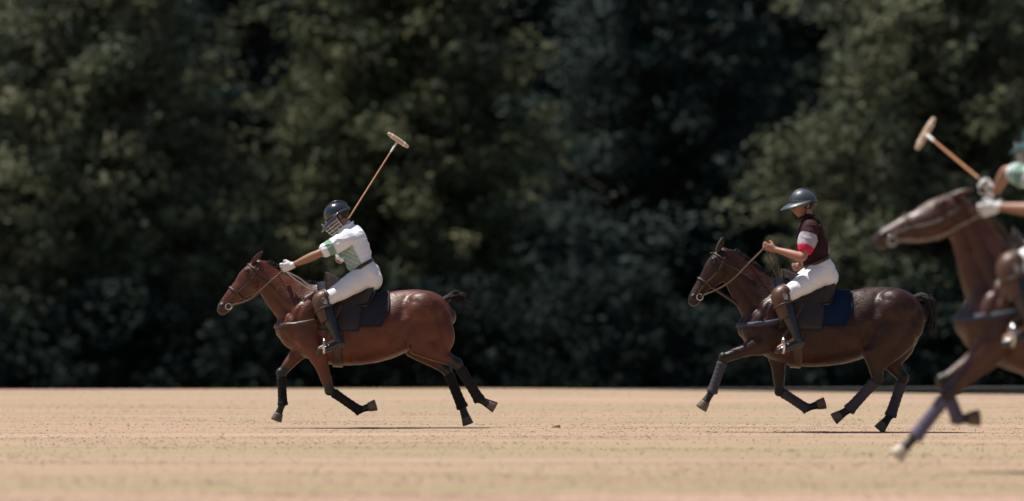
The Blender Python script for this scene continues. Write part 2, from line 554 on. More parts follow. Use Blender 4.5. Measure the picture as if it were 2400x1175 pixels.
tree("broadleaf_tree", "mid-green tree in the second row at the right edge of the picture", (20.0, 141.0), 7.8, 22.0, M_leaf_mid, 18, 1.5)
tree("broadleaf_tree", "dark tree in the second row at the left edge of the picture", (-20.0, 141.0), 7.8, 22.0, M_leaf_dark, 19, 1.5)

sh = [(-17.2, 122.6, 2.9, 3.0), (-12.1, 123.6, 3.1, 3.6), (-7.0, 122.5, 2.9, 3.1), (-2.0, 123.0, 3.0, 3.5), (3.2, 123.6, 3.0, 3.8),
      (8.1, 122.6, 2.9, 3.2), (13.0, 123.0, 3.0, 3.5), (17.9, 122.6, 2.9, 3.2)]
shl = ["dark shrub at the far left edge of the pitch's tree line", "dark shrub behind the leading pony's head",
       "dark shrub behind the leading pony's forelegs", "dark shrub just right of the leading pony's hind legs",
       "tallest dark shrub in the gap midway between the ponies", "dark shrub behind the dark pony's forelegs",
       "dark shrub behind the dark pony's hindquarters", "dark shrub at the far right end of the sideboard"]
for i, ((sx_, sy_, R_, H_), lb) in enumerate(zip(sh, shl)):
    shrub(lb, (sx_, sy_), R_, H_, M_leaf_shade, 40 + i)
rs = np.random.RandomState(77)                                    # thick undergrowth closing the view under the trees
NU = 5600
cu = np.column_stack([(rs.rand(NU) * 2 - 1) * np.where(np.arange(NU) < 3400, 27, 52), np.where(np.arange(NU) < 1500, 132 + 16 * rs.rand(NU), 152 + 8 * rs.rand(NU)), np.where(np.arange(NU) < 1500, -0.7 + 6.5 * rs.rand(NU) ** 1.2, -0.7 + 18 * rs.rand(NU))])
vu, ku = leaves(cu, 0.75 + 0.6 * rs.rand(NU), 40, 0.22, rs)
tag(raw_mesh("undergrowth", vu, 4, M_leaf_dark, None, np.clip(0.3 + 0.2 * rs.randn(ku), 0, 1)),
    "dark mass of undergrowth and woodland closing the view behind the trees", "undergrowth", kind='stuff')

# ------------------------------------------------------------------ horse
def V3(u, z, v=0.0):
    return np.array([u, v, z])

M_hoof = surf("hoof_horn", (0.13, 0.10, 0.08), 0.6, 0.3, 30, 0.3, 80, stretch=(1, 1, 0.3))
M_eye = surf("dark_eye", (0.012, 0.008, 0.006), 0.08, 0.1, 5, 0, 1, 0.6)
M_steel = surf("polished_steel", (0.62, 0.62, 0.64), 0.22, 0.1, 10, 0.05, 80, 0.5, metal=1.0)
M_strap = surf("dark_brown_leather", (0.045, 0.024, 0.016), 0.4, 0.3, 20, 0.3, 90)
M_saddle = surf("saddle_leather", (0.028, 0.020, 0.017), 0.38, 0.3, 14, 0.25, 120)
M_rein = surf("pale_rein_webbing", (0.50, 0.47, 0.44), 0.55, 0.2, 40, 0.3, 200)
M_rein_dark = surf("brown_rein_leather", (0.10, 0.055, 0.035), 0.45, 0.25, 40, 0.3, 200)
M_tail = surf("black_tail_hair", (0.014, 0.011, 0.010), 0.45, 0.4, 30, 0.9, 60, stretch=(6, 6, 1))

NECK_A = [(-.46, 1.10, .33, .205), (-.62, 1.185, .285, .168), (-.78, 1.30, .225, .128), (-.91, 1.42, .178, .100), (-1.01, 1.525, .142, .084), (-1.07, 1.60, .108, .074)]

root_barrel = {}
def horse(root, P, coat_mat, bandage_mat, hoof_mat=None):
    """P: pose dict; horse heads towards -x, its left side faces -y"""
    hoof_mat = hoof_mat or M_hoof
    parts = []
    T = [(-.865, 1.10, .90, .085, .1), (-.80, 1.21, .79, .155, .15), (-.68, 1.34, .705, .205, .3), (-.52, 1.43, .655, .228, .52),
         (-.37, 1.455, .632, .240, .62), (-.20, 1.395, .622, .258, .45), (.0, 1.350, .640, .268, .30), (.18, 1.352, .690, .262, .26),
         (.36, 1.385, .775, .250, .32), (.54, 1.388, .85, .248, .36), (.68, 1.350, .89, .218, .36), (.785, 1.28, .95, .152, .25), (.845, 1.20, 1.03, .080, .1)]
    TT = tube([V3(t[0], (t[1] + t[2]) / 2) for t in T], [(t[1] - t[2]) / 2 for t in T], [t[3] for t in T], n=28, sub=4, tp=[t[4] for t in T], tn=0.12, power=0.92)
    parts.append(tube([V3(t[0], (t[1] + t[2]) / 2) for t in T], [(t[1] - t[2]) / 2 for t in T], [t[3] for t in T],
                      n=28, sub=4, tp=[t[4] for t in T], tn=0.12, power=0.92))
    NK = P['neck']
    parts.append(tube([V3(k[0], k[1]) for k in NK], [k[2] for k in NK], [k[3] for k in NK], n=22, sub=4, tn=0.5, tp=0.15))
    poll, nose = V3(*P['poll']), V3(*P['nose'])
    d = unit(nose - poll); L = np.linalg.norm(nose - poll)
    b = np.array([0, 1.0, 0]); a = np.cross(d, b)           # a: towards the jaw
    HS = [(-.03, .005, .078, .066), (.07, .008, .102, .086), (.19, .02, .126, .100), (.33, .028, .136, .096), (.48, .018, .112, .078),
          (.63, .0, .086, .061), (.78, -.004, .072, .054), (.92, .002, .069, .056), (1.02, .010, .050, .045)]
    k = L / 0.60
    parts.append(tube([poll + d * s * L + a * off * k for s, off, hd, hw in HS], [hd * k for s, off, hd, hw in HS],
                      [hw * k for s, off, hd, hw in HS], n=20, sub=4, tp=0.25, tn=0.22))
    for sg in (-1, 1):                                       # cheek, brow, nostril flare
        parts.append(ball(poll + d * .30 * L + a * .055 * k + b * sg * .058 * k, (.085 * k, .040 * k, .085 * k)))
        parts.append(ball(poll + d * .20 * L - a * .055 * k + b * sg * .070 * k, (.040 * k, .026 * k, .035 * k)))
        parts.append(ball(poll + d * .93 * L - a * .020 * k + b * sg * .040 * k, (.035 * k, .022 * k, .032 * k)))
        # shoulder, breast and quarters
        parts.append(tube([V3(-.42, 1.33, sg * .13), V3(-.60, 1.12, sg * .165), V3(-.76, .95, sg * .13)], [.09, .15, .11], [.065, .085, .075], n=14))
        parts.append(ball(V3(-.80, .98, sg * .085), (.085, .085, .12)))
        parts.append(ball(V3(.56, 1.17, sg * .145), (.23, .13, .19)))
        parts.append(ball(V3(.735, 1.06, sg * .115), (.12, .095, .17)))
    legs, lower = [], []
    for nm, sg in (('nf', -1), ('ff', 1)):
        J = P[nm]
        e, kn, f, h = [V3(q[0], q[1], sg * q[2]) for q in J]
        mid = e * .6 + kn * .4
        parts.append(tube([V3(-.62, 1.0, sg * .15), (V3(-.62, 1.0, sg * .15) + e) / 2, e], [.165, .14, .115], [.095, .092, .080], n=16))
        parts.append(tube([e, e * .75 + kn * .25, mid, e * .15 + kn * .85, kn], [.112, .098, .075, .050, .048], [.080, .072, .058, .044, .043], n=16))
        legs.append((kn, f, h, sg, True)); lower.append((kn, f, h, e))
    for nm, sg in (('nh', -1), ('fh', 1)):
        J = P[nm]
        s, hk, f, h = [V3(q[0], q[1], sg * q[2]) for q in J]
        hip = V3(.59, 1.12, sg * .13)
        parts.append(tube([hip, hip * .5 + s * .5, s], [.225, .19, .135], [.118, .112, .088], n=18))
        gk = s * .42 + hk * .58
        bt = V3(.725, 1.03, sg * .125)
        parts.append(tube([bt, bt * .55 + gk * .45 + np.array([.035, 0, .0]), gk, s * .2 + hk * .8], [.135, .118, .074, .05], [.092, .085, .060, .045], n=16))
        parts.append(tube([s, s * .75 + hk * .25, s * .5 + hk * .5, s * .15 + hk * .85, hk], [.132, .114, .092, .060, .056], [.088, .078, .065, .048, .047], n=16))
        bend = unit(unit(hk - s) + unit(hk - f))
        parts.append(ball(hk + bend * .030 - unit(hk - s) * .012, (.032, .030, .036)))
        parts.append(tube([s * .45 + hk * .55 + bend * .03, s * .2 + hk * .8 + bend * .030, hk + bend * .034], [.030, .017, .022], [.026, .016, .022], n=10))
        parts.append(ball(hk + unit(np.cross(unit(hk - s), [0, -1, 0])) * 0.0, (.056, .047, .060)))
        legs.append((hk, f, h, sg, False)); lower.append((hk, f, h, s))
    for (kn, f, h, sg, fore), (_k, _f, _h, up_) in zip(legs, lower):
        g = 1.0 if fore else 1.12
        bd = unit(unit(kn - up_) + unit(kn - f))
        parts.append(ball(kn + bd * (.008 if fore else 0), (.049 * g, .046 * g, .054 * g)))
        parts.append(ball(f - unit(unit(f - kn) - unit(h - f) + 1e-6) * .016, (.026, .028, .028)))
        parts.append(tube([kn, kn * .8 + f * .2, kn * .5 + f * .5, kn * .12 + f * .88, f], np.array([.046, .040, .037, .038, .042]) * g, np.array([.042, .032, .027, .029, .037]) * g, n=14))
        parts.append(ball(f, (.043 * g, .039 * g, .043 * g)))
        parts.append(tube([f, f * .5 + h * .5, h], np.array([.038, .034, .042]) * g, np.array([.036, .033, .042]) * g, n=14))
    def wt(co):
        w = np.ones(len(co))
        hd, t = seg_dist(co, poll, nose + d * .1)
        w = np.minimum(w, np.where(hd < .17 * k, 0.35, 1))
        for kn, f, h, e in lower:
            for q0, q1 in ((kn, f), (f, h), (e * .25 + kn * .75, kn)):
                dd, _ = seg_dist(co, q0, q1)
                w = np.minimum(w, np.where(dd < .075, 0.22, 1))
        return w
    co, faces = fuse(parts, 0.0105, 12, wt)
    nn = normals_of(co, faces)
    co = co + nn * (0.0022 * vnoise(co * 9.0, 4, 3))[:, None]
    # muscle furrows on both sides
    jug = []
    for q in (1, 3, 4):
        tq = unit(V3(*NK[q + 1][:2]) - V3(*NK[q - 1][:2])); aq = np.cross(tq, b)
        jug.append(V3(NK[q][0], NK[q][1]) + aq * NK[q][2] * .45)
    lines = [([(-.40, 1.36), (-.46, 1.05), (-.42, .84)], .016, .034), ([(j_[0], j_[2]) for j_ in jug], .013, .030),
             ([(.42, 1.27), (.33, 1.08), (.30, .86)], .020, .055), ([(.70, 1.22), (.74, 1.0), (.80, .80)], .012, .026),
             ([(-.62, 1.27), (-.70, 1.08), (-.72, .90)], .010, .026), ([(.50, 1.27), (.60, 1.12)], .008, .03)]
    lines += [([(-.22 + .085 * q, 1.05), (-.16 + .085 * q, .80)], .0035, .014) for q in range(6)]
    p2 = co[:, [0, 2]]
    side_w = sstep(np.abs(co[:, 1]), .05, .12)
    for pts_, dep, sig in lines:
        dm = np.full(len(co), 9.0)
        for q0, q1 in zip(pts_[:-1], pts_[1:]):
            dm = np.minimum(dm, seg_dist(p2, q0, q1)[0])
        co = co - nn * (dep * np.exp(-(dm / sig) ** 2) * side_w)[:, None]
    # coat zones: 0 coat, 1 black points (lower legs, muzzle, roached mane)
    zone = np.zeros(len(co))
    for kn, f, h, e in lower:
        for q0, q1 in ((kn, f), (f, h)):
            dd, t = seg_dist(co, q0, q1)
            zone = np.maximum(zone, 1 - sstep(dd, .07, .10))
        dd, t = seg_dist(co, e, kn)
        zone = np.maximum(zone, (dd < .11) * sstep(t, .70, 1.0))
    dd, t = seg_dist(co, nose, nose + d * .05)
    zone = np.maximum(zone, .8 * (1 - sstep(dd, .05, .14)))
    crest = []
    for q in range(len(NK)):
        tq = unit(V3(*NK[min(q + 1, len(NK) - 1)][:2]) - V3(*NK[max(q - 1, 0)][:2]))
        aq = np.cross(tq, b)
        crest.append(V3(NK[q][0], NK[q][1]) - aq * NK[q][2])
    for q in range(1, len(crest) - 1):
        dd, t = seg_dist(co, crest[q], crest[q + 1])
        zone = np.maximum(zone, .9 * (1 - sstep(dd, .02, .055)))
    body = mesh_obj("body", co, faces, coat_mat, root, True, zone)
    bvh = BVHTree.FromPolygons([Vector(c) for c in co], faces)
    root_barrel[root.name] = BVHTree.FromPolygons([Vector(c) for c in TT[0]], TT[1])
    # roached mane: a low brush of stiff hair on the crest
    rs = np.random.RandomState(3)
    cp = catmull(np.array(crest[1:]), 10)
    mv = []
    for q in range(700):
        s = rs.rand() * (len(cp) - 1); i0 = int(s); fr = s - i0
        p = cp[i0] * (1 - fr) + cp[min(i0 + 1, len(cp) - 1)] * fr
        tq = unit(cp[min(i0 + 1, len(cp) - 1)] - cp[max(i0 - 1, 0)]); aq = -np.cross(tq, b)
        p = p - aq * .012 + b * rs.randn() * .009
        hh = .040 * (0.6 + .5 * rs.rand())
        w_ = tq * .006 + b * rs.randn() * .003
        mv += [p - w_, p + w_, p + aq * hh + tq * rs.randn() * .01 + b * rs.randn() * .008]
    raw_mesh("mane", np.array(mv), 3, M_tail, root)
    # ears, eyes, nostrils
    for sg in (-1, 1):
        e0 = poll + d * .02 - a * .068 * k + b * sg * .050 * k
        ed = unit(-a * .75 * P.get('ear', 1.0) - d * .95 + b * sg * .22 + np.array([.25, 0, 0]))
        mesh_obj("ear", *tube([e0, e0 + ed * .05, e0 + ed * .10, e0 + ed * .150], [.022, .026, .020, .003], [.020, .014, .011, .002],
                              ref=(0.3, sg, 0.2), n=10, sub=4), coat_mat, root, True, np.linspace(0, 1, len(tube([e0, e0 + ed * .05, e0 + ed * .10, e0 + ed * .150], [.022] * 4, n=10, sub=4)[0])) ** 2)
        mesh_obj("eye", *ball(poll + d * .215 * L - a * .048 * k + b * sg * .092 * k, (.019, .013, .019)), M_eye, root)
        mesh_obj("nostril", *ball(poll + d * .955 * L - a * .028 * k + b * sg * .052 * k, (.012, .010, .018)), M_eye, root)
    # hooves and bandages
    for kn, f, h, sg, fore in legs:
        pd = unit(h - f)
        mesh_obj("hoof", *tube([h - pd * .004, h + pd * .03, h + pd * .072], [.045, .051, .058], [.043, .048, .053], n=18, sub=2, cap=0.12), hoof_mat, root)
        g = 1.0 if fore else 1.12
        st = 15
        pp = [kn * (1 - s) + f * s for s in np.linspace(.14, 1.06, st)]
        wob = np.array([(.0022 if q % 2 else -.0010) for q in range(st)])
        mesh_obj("leg_bandage", *tube(pp, (np.interp(np.linspace(0, 1, st), [0, .3, .8, 1], [.049, .044, .046, .054]) + wob) * g,
                 (np.interp(np.linspace(0, 1, st), [0, .3, .8, 1], [.044, .039, .041, .050]) + wob) * g, n=16, sub=2, cap=0.15), bandage_mat, root)
    # tail, tied up short for polo
    tl = P['tail']
    tp_ = catmull(np.array([V3(*q) for q in tl]), 8)
    tv, tf = tube([V3(*q) for q in tl], np.interp(np.linspace(0, 1, len(tl)), [0, .3, .7, 1], [.036, .036, .028, .012]), n=12, sub=5)
    strands = [(tv, tf)]
    rs = np.random.RandomState(21)
    for q in range(150):
        k0 = int((.25 + .65 * rs.rand()) * (len(tp_) - 1))
        p0 = tp_[k0] + rs.normal(size=3) * .016
        dr = unit(tp_[min(k0 + 3, len(tp_) - 1)] - tp_[max(k0 - 2, 0)])
        ln = (.05 + .10 * rs.rand())
        p1 = p0 + dr * ln * .5 + rs.normal(size=3) * .010
        p2_ = p0 + dr * ln + np.array([.03 * rs.rand(), 0, -.05 * rs.rand()]) + rs.normal(size=3) * .018
        strands.append(tube([p0, p1, p2_], [.006, .005, .001], n=4, sub=2, cap=0))
    tv, tf = join(strands)
    mesh_obj("tail", tv, tf, M_tail, root)
    # bridle
    br = empty("bridle", (0, 0, 0)); br.parent = root
    def head_sec(s):
        S = np.array([q[0] for q in HS])
        off, hd, hw = [np.interp(s, S, [q[c] for q in HS]) for c in (1, 2, 3)]
        return poll + d * s * L + a * off * k, hd * k, hw * k
    def surf_pt(s, ang, out=.006):
        c, hd, hw = head_sec(s)
        dr = a * math.sin(ang) * hd + b * math.cos(ang) * hw
        dr = unit(dr)
        o0 = c + dr * .4
        hit = bvh.ray_cast(Vector(o0), Vector(-dr), .5)
        p = np.array(hit[0]) if hit[0] is not None else c + dr * .1
        return p + dr * out
    def loop(name, s0, s1, a0, a1, r=.009, n=26, mat=M_strap):
        pts = [surf_pt(s0 + (s1 - s0) * t, a0 + (a1 - a0) * t) for t in np.linspace(0, 1, n)]
        return mesh_obj(name, *tube(pts, r, r * .75, n=8, sub=2), mat, br)
    loop("noseband", .60, .60, -math.pi * .5, math.pi * 1.5, .011)
    loop("browband", .10, .10, -math.pi, 0, .009)
    loop("throat_latch", .06, .16, 0, math.pi, .007)
    for c0 in (0.0, math.pi):
        pts = [surf_pt(s, c0 + (.15 if c0 == 0 else -.15) * (1 - s)) for s in np.linspace(.04, .84, 14)]
        mesh_obj("cheek_strap", *tube(pts, .009, .007, n=8, sub=2), M_strap, br)
    bits = []
    for sg, c0 in ((1, 0.0), (-1, math.pi)):
        bp_ = surf_pt(.86, c0 + (.45 if sg > 0 else -.45), .010)
        th = np.linspace(0, 2 * math.pi, 17)
        ring = [bp_ + d * math.cos(t) * .030 + a * math.sin(t) * .030 for t in th]
        mesh_obj("bit_ring", *tube(ring, .0055, n=8, sub=1, cap=0), M_steel, br)
        bits.append(bp_)
    for sg, bp_ in zip((1, -1), bits):
        hnd = V3(*P['rein_hand'])
        m1 = bp_ * .6 + hnd * .4 + np.array([0, sg * .07, -.07])
        m2 = bp_ * .25 + hnd * .75 + np.array([0, sg * .06, -.035])
        mesh_obj("rein", *tube([bp_, m1, m2, hnd], .0065, .004, n=8, sub=8), M_rein_dark, br)
    # the slack bight of the reins hanging back from the hand to the withers
    hnd = V3(*P['rein_hand'])
    for q, vv in enumerate((-.05, -.09)):
        e_ = V3(*P['bight']) + np.array([.02 * q, vv, 0])
        mesh_obj("rein", *tube([hnd, hnd * .6 + e_ * .4 + np.array([-.02 + .05 * q, -.03, -.005]), hnd * .2 + e_ * .8 + np.array([-.01, -.03, -.02 + .02 * q]), e_], .0070, .0045, n=8, sub=8), P.get('rein_mat', M_rein_dark), br)
    return bvh

def polar_patch(bvh, gx, gphi, inner, outer, zc=1.05):
    """closed sheet following the barrel: gx(s,t), gphi(s,t) grids, offsets from the coat"""
    n, m = gx.shape
    A, B = [], []
    for i in range(n):
        for j in range(m):
            ph = gphi[i, j]
            dr = np.array([0, math.sin(ph), math.cos(ph)])
            c = np.array([gx[i, j], 0, zc])
            h = bvh.ray_cast(Vector(c + dr * 1.3), Vector(-dr), 1.3)
            p = np.array(h[0]) if h[0] is not None else c + dr * .3
            A.append(p + dr * inner); B.append(p + dr * outer[i, j])
    V = np.array(A + B); N = n * m
    F = []
    for i in range(n - 1):
        for j in range(m - 1):
            q = (i * m + j, i * m + j + 1, (i + 1) * m + j + 1, (i + 1) * m + j)
            F.append(q[::-1]); F.append(tuple(x + N for x in q))
    edge = [(i * m, (i + 1) * m) for i in range(n - 1)] + [((i + 1) * m + m - 1, i * m + m - 1) for i in range(n - 1)] \
        + [(j + 1, j) for j in range(m - 1)] + [((n - 1) * m + j, (n - 1) * m + j + 1) for j in range(m - 1)]
    for p, q in edge:
        F.append((p, q, q + N, p + N))
    return V, F

def tack(bvh, barrel, loc, rz, sx, cloth_mat, who, collar_mat, feet):
    """saddle cloth, and saddle with flaps, girth, stirrups and breast collar; sx shifts along the back"""
    def grid(n, m):
        return np.meshgrid(np.linspace(0, 1, n), np.linspace(0, 1, m), indexing='ij')
    S, T = grid(15, 33)
    ph = (T * 2 - 1) * math.radians(97)
    low = np.abs(T * 2 - 1)
    gx = sx - .50 + S * (.72 - .12 * low ** 3) + .05 * low
    out = np.full(S.shape, .018) + (.006 * np.sin(S * 9 + T * 7) + .004 * np.sin(S * 23 - T * 11)) * low ** 2 + .008 * low ** 6
    V, F = polar_patch(bvh, gx, ph, .004, out)
    o = mesh_obj("saddle_cloth", V, F, cloth_mat)
    o.location = loc; o.rotation_euler = (0, 0, rz)
    tag(o, who['cloth'], "saddle cloth", "saddle cloths")
    sd = empty("saddle", loc, rz); tag(sd, who['saddle'], "saddle", "saddles")
    S, T = grid(17, 21)
    t2 = np.abs(T * 2 - 1)
    out = .060 + .055 * np.exp(-((S - .02) / .16) ** 2) * (1 - .5 * t2) + .060 * np.exp(-((S - 1.0) / .17) ** 2) * (1 - .35 * t2 ** 2) - .028 * t2 ** 2
    mesh_obj("seat", *polar_patch(bvh, sx - .42 + S * (.50 - .10 * t2 ** 2) + .03 * t2, (T * 2 - 1) * math.radians(52), .021, out), M_saddle, sd)
    for sg in (-1, 1):
        S, T = grid(11, 13)
        fl = sx - .46 + .06 * (1 - T) + S * (.38 - .04 * np.abs(T - .6)) + .05 * T ** 2 * (S - .5)
        o2 = .040 - .010 * np.abs(S * 2 - 1) ** 2
        mesh_obj("flap", *polar_patch(bvh, fl, sg * np.radians(40 + T * 66), .021, o2), M_saddle, sd)
    S, T = grid(4, 41)
    mesh_obj("girth", *polar_patch(barrel, sx - .34 + S * .10, np.radians(100 + T * 160), .002, np.full(S.shape, .018)), M_strap, sd)
    # breast collar
    A, N = [], 37
    for w, zz in ((.022, 1), (-.022, -1)):
        for q in range(N):
            an = math.radians(-105 + 210 * q / (N - 1))
            c = np.array([-.45, 0, 1.02 + .10 * (abs(an) / 1.8) ** 2 + w])
            dr = np.array([-math.cos(an), math.sin(an), 0])
            h = bvh.ray_cast(Vector(c + dr * 1.2), Vector(-dr), 1.2)
            p = np.array(h[0]) if h[0] is not None else c + dr * .3
            A.append((p + dr * .004, p + dr * .016))
    VV = [p for pr in A for p in pr]; FF = []
    for q in range(N - 1):
        t0, t1, b0, b1 = 2 * q, 2 * (q + 1), 2 * (N + q), 2 * (N + q + 1)
        FF += [(t0 + 1, t1 + 1, b1 + 1, b0 + 1), (t0, b0, b1, t1), (t0, t1, t1 + 1, t0 + 1), (b0, b0 + 1, b1 + 1, b1)]
    mesh_obj("breast_collar", VV, FF, collar_mat, sd)
    for ft in feet:
        sg = 1 if ft['ball'][1] > 0 else -1
        tread = np.array(ft['ball']) + np.array([0, 0, -.028])
        up = np.array([0.0, 0, 1])
        ring = []
        for t in np.linspace(0, 2 * math.pi, 21):
            y_ = math.sin(t) * .064; z_ = (1 - math.cos(t)) * .075
            if z_ < .03: z_ = .0 + z_ * .3
            ring.append(tread + np.array([0, y_, z_]))
        iron = mesh_obj("stirrup", *tube(ring, .008, .012, ref=(1, 0, 0), n=8, sub=1, cap=0), M_steel, sd)
        top = tread + up * .15
        mesh_obj("stirrup_leather", *tube([top, top * .5 + np.array([sx - .24, sg * .31, 1.22]) * .5 + np.array([0, sg * .02, 0]), np.array([sx - .24, sg * .30, 1.22])], .004, .014, ref=(1, 0, 0), n=8, sub=4), M_strap, sd)
    return sd

# ------------------------------------------------------------------ rider
M_glass_dark = surf("hair_black", (0.012, 0.010, 0.010), 0.5, 0.3, 50, 0.8, 150)
M_breeches = surf("white_breeches", (0.78, 0.78, 0.82), 0.75, 0.05, 12, 0.35, 45, 0.25)
M_boot = surf("dark_boot_leather", (0.014, 0.013, 0.017), 0.22, 0.4, 12, 0.2, 50, 0.5, coat=0.2)
M_knee = surf("tan_kneeguard_leather", (0.085, 0.040, 0.025), 0.42, 0.3, 14, 0.3, 60)
M_guard = surf("face_guard_wire", (0.55, 0.56, 0.58), 0.3, 0.1, 10, 0, 1, 0.5, metal=0.7)
M_glove = surf("white_glove", (0.66, 0.66, 0.68), 0.6, 0.15, 30, 0.3, 90)
M_cane = surf("mallet_cane", (0.42, 0.19, 0.08), 0.4, 0.2, 30, 0.1, 60, stretch=(1, 1, 1))
M_wood = surf("mallet_head_wood", (0.62, 0.45, 0.32), 0.45, 0.2, 12, 0.15, 60, stretch=(1, 6, 6))
M_tape = surf("white_mallet_tape", (0.72, 0.70, 0.68), 0.6, 0.1, 30, 0.3, 120)
M_grip = surf("black_grip", (0.02, 0.02, 0.022), 0.6, 0.2, 30, 0.3, 120)

def hand_parts(wrist, hd, palm_n, axis, r=1.0, knuckle=1.0):
    """palm with four curled fingers stacked along axis and a thumb leaving the side of the palm"""
    hd, axis = unit(hd), unit(axis)
    axis = unit(axis - hd * axis.dot(hd)); pn = unit(np.cross(hd, axis))
    if pn.dot(np.asarray(palm_n)) < 0: pn = -pn
    out = [tube([wrist - hd * .02, wrist + hd * .03, wrist + hd * .085], np.array([.022, .020, .017]) * r, np.array([.027, .038, .041]) * r, ref=axis, n=12)]
    for i, (o, ln) in enumerate(((.032, .92), (.011, 1.0), (-.011, .95), (-.031, .78))):
        p0 = wrist + hd * .080 + axis * o * r
        p1 = p0 + (hd * .034 + pn * .006) * ln
        p2 = p1 + (hd * .010 + pn * .030) * ln
        p3 = p2 + (-hd * .024 + pn * .012) * ln
        out.append(tube([p0, p1, p2, p3], np.array([.0098, .0095, .0088, .0078]) * r, n=8, sub=3))
    t0 = wrist + hd * .028 + axis * .032 * r + pn * .006
    t1 = t0 + hd * .030 + axis * .022 + pn * .018
    t2 = t1 + hd * .022 - axis * .004 + pn * .022
    out.append(tube([t0, t1, t2], np.array([.0130, .0110, .0092]) * r, n=8, sub=3))
    return out

def rider(root, R, skin_mat, shirt_mat, shirt_zone, helmet_mat, origin, guard=True, near_glove=True, hair_mat=None):
    hair_mat = hair_mat or M_glass_dark
    og = np.asarray(origin, dtype=float)
    rs = np.random.RandomState(R.get('seed', 1))
    skin, shirt, breech = [], [], []
    pel, wai, che, shl, nkb = [V3(*R[q]) for q in ('pelvis', 'waist', 'chest', 'shoulder_mid', 'neck_base')]
    H = V3(*R['head']); pitch = R['pitch']; hyaw = R.get('yaw', 0.0)
    TS = [(pel - (wai - pel) * .35, .115, .150), (pel, .125, .170), (wai, .102, .142), (che, .118, .165), (shl, .098, .175), (nkb, .060, .085)]
    skin.append(tube([t[0] for t in TS], [t[1] - .012 for t in TS], [t[2] - .012 for t in TS], n=20, power=.95))
    skin.append(tube([nkb - (H - nkb) * .15, nkb * .5 + H * .5, H], [.062, .056, .054], [.062, .056, .054], n=14))
    # head frame
    f0 = np.array([-math.cos(pitch), 0, -math.sin(pitch)])
    Rz = np.array([[math.cos(hyaw), -math.sin(hyaw), 0], [math.sin(hyaw), math.cos(hyaw), 0], [0, 0, 1]])
    fw = Rz @ f0; lat = Rz @ np.array([0, 1.0, 0]); up = np.cross(lat, fw)
    if up[2] < 0: up = -up
    M3 = np.column_stack([fw, lat, up])
    def hp(x, y, z): return H + fw * x + lat * y + up * z
    skin.append(ball(hp(-.010, 0, .030), (.098, .076, .098), M3))
    skin.append(tube([hp(.045, 0, .05), hp(.052, 0, .0), hp(.048, 0, -.055), hp(.038, 0, -.105)], [.050, .048, .045, .030], [.062, .062, .054, .032], ref=lat, n=14))
    skin.append(tube([hp(-.02, 0, -.02), hp(.01, 0, -.075), hp(.042, 0, -.10)], [.050, .045, .030], [.060, .052, .030], ref=lat, n=12))
    skin.append(tube([hp(.092, 0, .022), hp(.112, 0, -.012), hp(.118, 0, -.030), hp(.098, 0, -.040)], [.009, .013, .014, .010], [.009, .013, .018, .016], ref=lat, n=10))
    skin.append(tube([hp(.085, -.028, -.066), hp(.098, 0, -.064), hp(.085, .028, -.066)], .010, .009, n=8))
    skin.append(tube([hp(.082, -.04, .036), hp(.098, 0, .034), hp(.082, .04, .036)], .013, .012, n=8))
    for sg in (-1, 1):
        skin.append(ball(hp(-.005, sg * .078, -.005), (.022, .010, .034), M3))
    # arms
    for q, sg in (('l', -1), ('r', 1)):
        s, e, w = [np.array([p[0], p[2], p[1]]) for p in R['arm_' + q]]
        skin.append(tube([shl * .6 + s * .4, s, s * .5 + e * .5, e], [.060, .058, .048, .040], n=14))
        skin.append(tube([e, e * .7 + w * .3, e * .15 + w * .85, w], [.041, .044, .030, .026], n=14))
        hd, pn, ax = R['hand_' + q]
        skin += hand_parts(w, np.array(hd), np.array(pn), np.array(ax))
        shirt.append(tube([nkb * .35 + s * .65 + np.array([0, 0, .0]), s, s * .5 + e * .5, s * (1 - R['sleeve']) + e * R['sleeve']],
                          [.068, .080, .078, .070], n=18, sub=6))
    # legs
    boots, knees = [], []
    for sg, Lg in ((-1, R['leg_l']), (1, R['leg_r'])):
        hp_, kn, an, to = [V3(p[0], p[1], sg * p[2]) for p in Lg]
        skin.append(tube([hp_, hp_ * .55 + kn * .45, kn], [.080, .066, .050], n=14))
        skin.append(tube([kn, kn * .65 + an * .35, an], [.050, .048, .034], n=12))
        skin.append(tube([an, to], [.030, .022], n=10))
        breech.append(tube([hp_ + (hp_ - kn) * .12, hp_, hp_ * .55 + kn * .45, hp_ * .15 + kn * .85, kn + (an - kn) * .12], [.115, .122, .098, .074, .062], [.10, .105, .092, .072, .060], n=20))
        boots.append((kn, an, to, sg)); knees.append((hp_, kn, an, sg))
    breech.append(tube([pel - (wai - pel) * .45, pel, pel * .35 + wai * .65], [.122, .140, .118], [.165, .185, .155], n=22, power=.95))
    for sg in (-1, 1):
        breech.append(ball(pel + np.array([.055, sg * .075, -.055]), (.105, .095, .105)))
    SS = [(pel * .42 + wai * .58, .120, .160), (wai, .132, .168), (wai * .5 + che * .5, .142, .182), (che, .138, .188), (shl, .108, .185), (nkb, .070, .085), (nkb + (H - nkb) * .30, .062, .068)]
    shirt.append(tube([t[0] for t in SS], [t[1] for t in SS], [t[2] for t in SS], n=22, power=.95))
    # skin
    co, fc = fuse(skin, 0.0065, 3)
    mesh_obj("body", co, fc, skin_mat, root, origin=og)
    for sg in (-1, 1):
        mesh_obj("eye", *(lambda vf: (vf[0], vf[1]))(ball(hp(.086, sg * .031, .014), .012)), M_eye, root, origin=og)
    # hair at the nape
    mesh_obj("hair", *ball(hp(-.022, 0, .018), (.094, .080, .090), M3), hair_mat, root, origin=og)
    # shirt with folds
    co, fc = fuse(shirt, 0.0085, 7)
    nn = normals_of(co, fc)
    fold = vnoise(co * np.array([16., 16., 7.]) + 3 * rs.rand(3), R.get('seed', 1), 3)
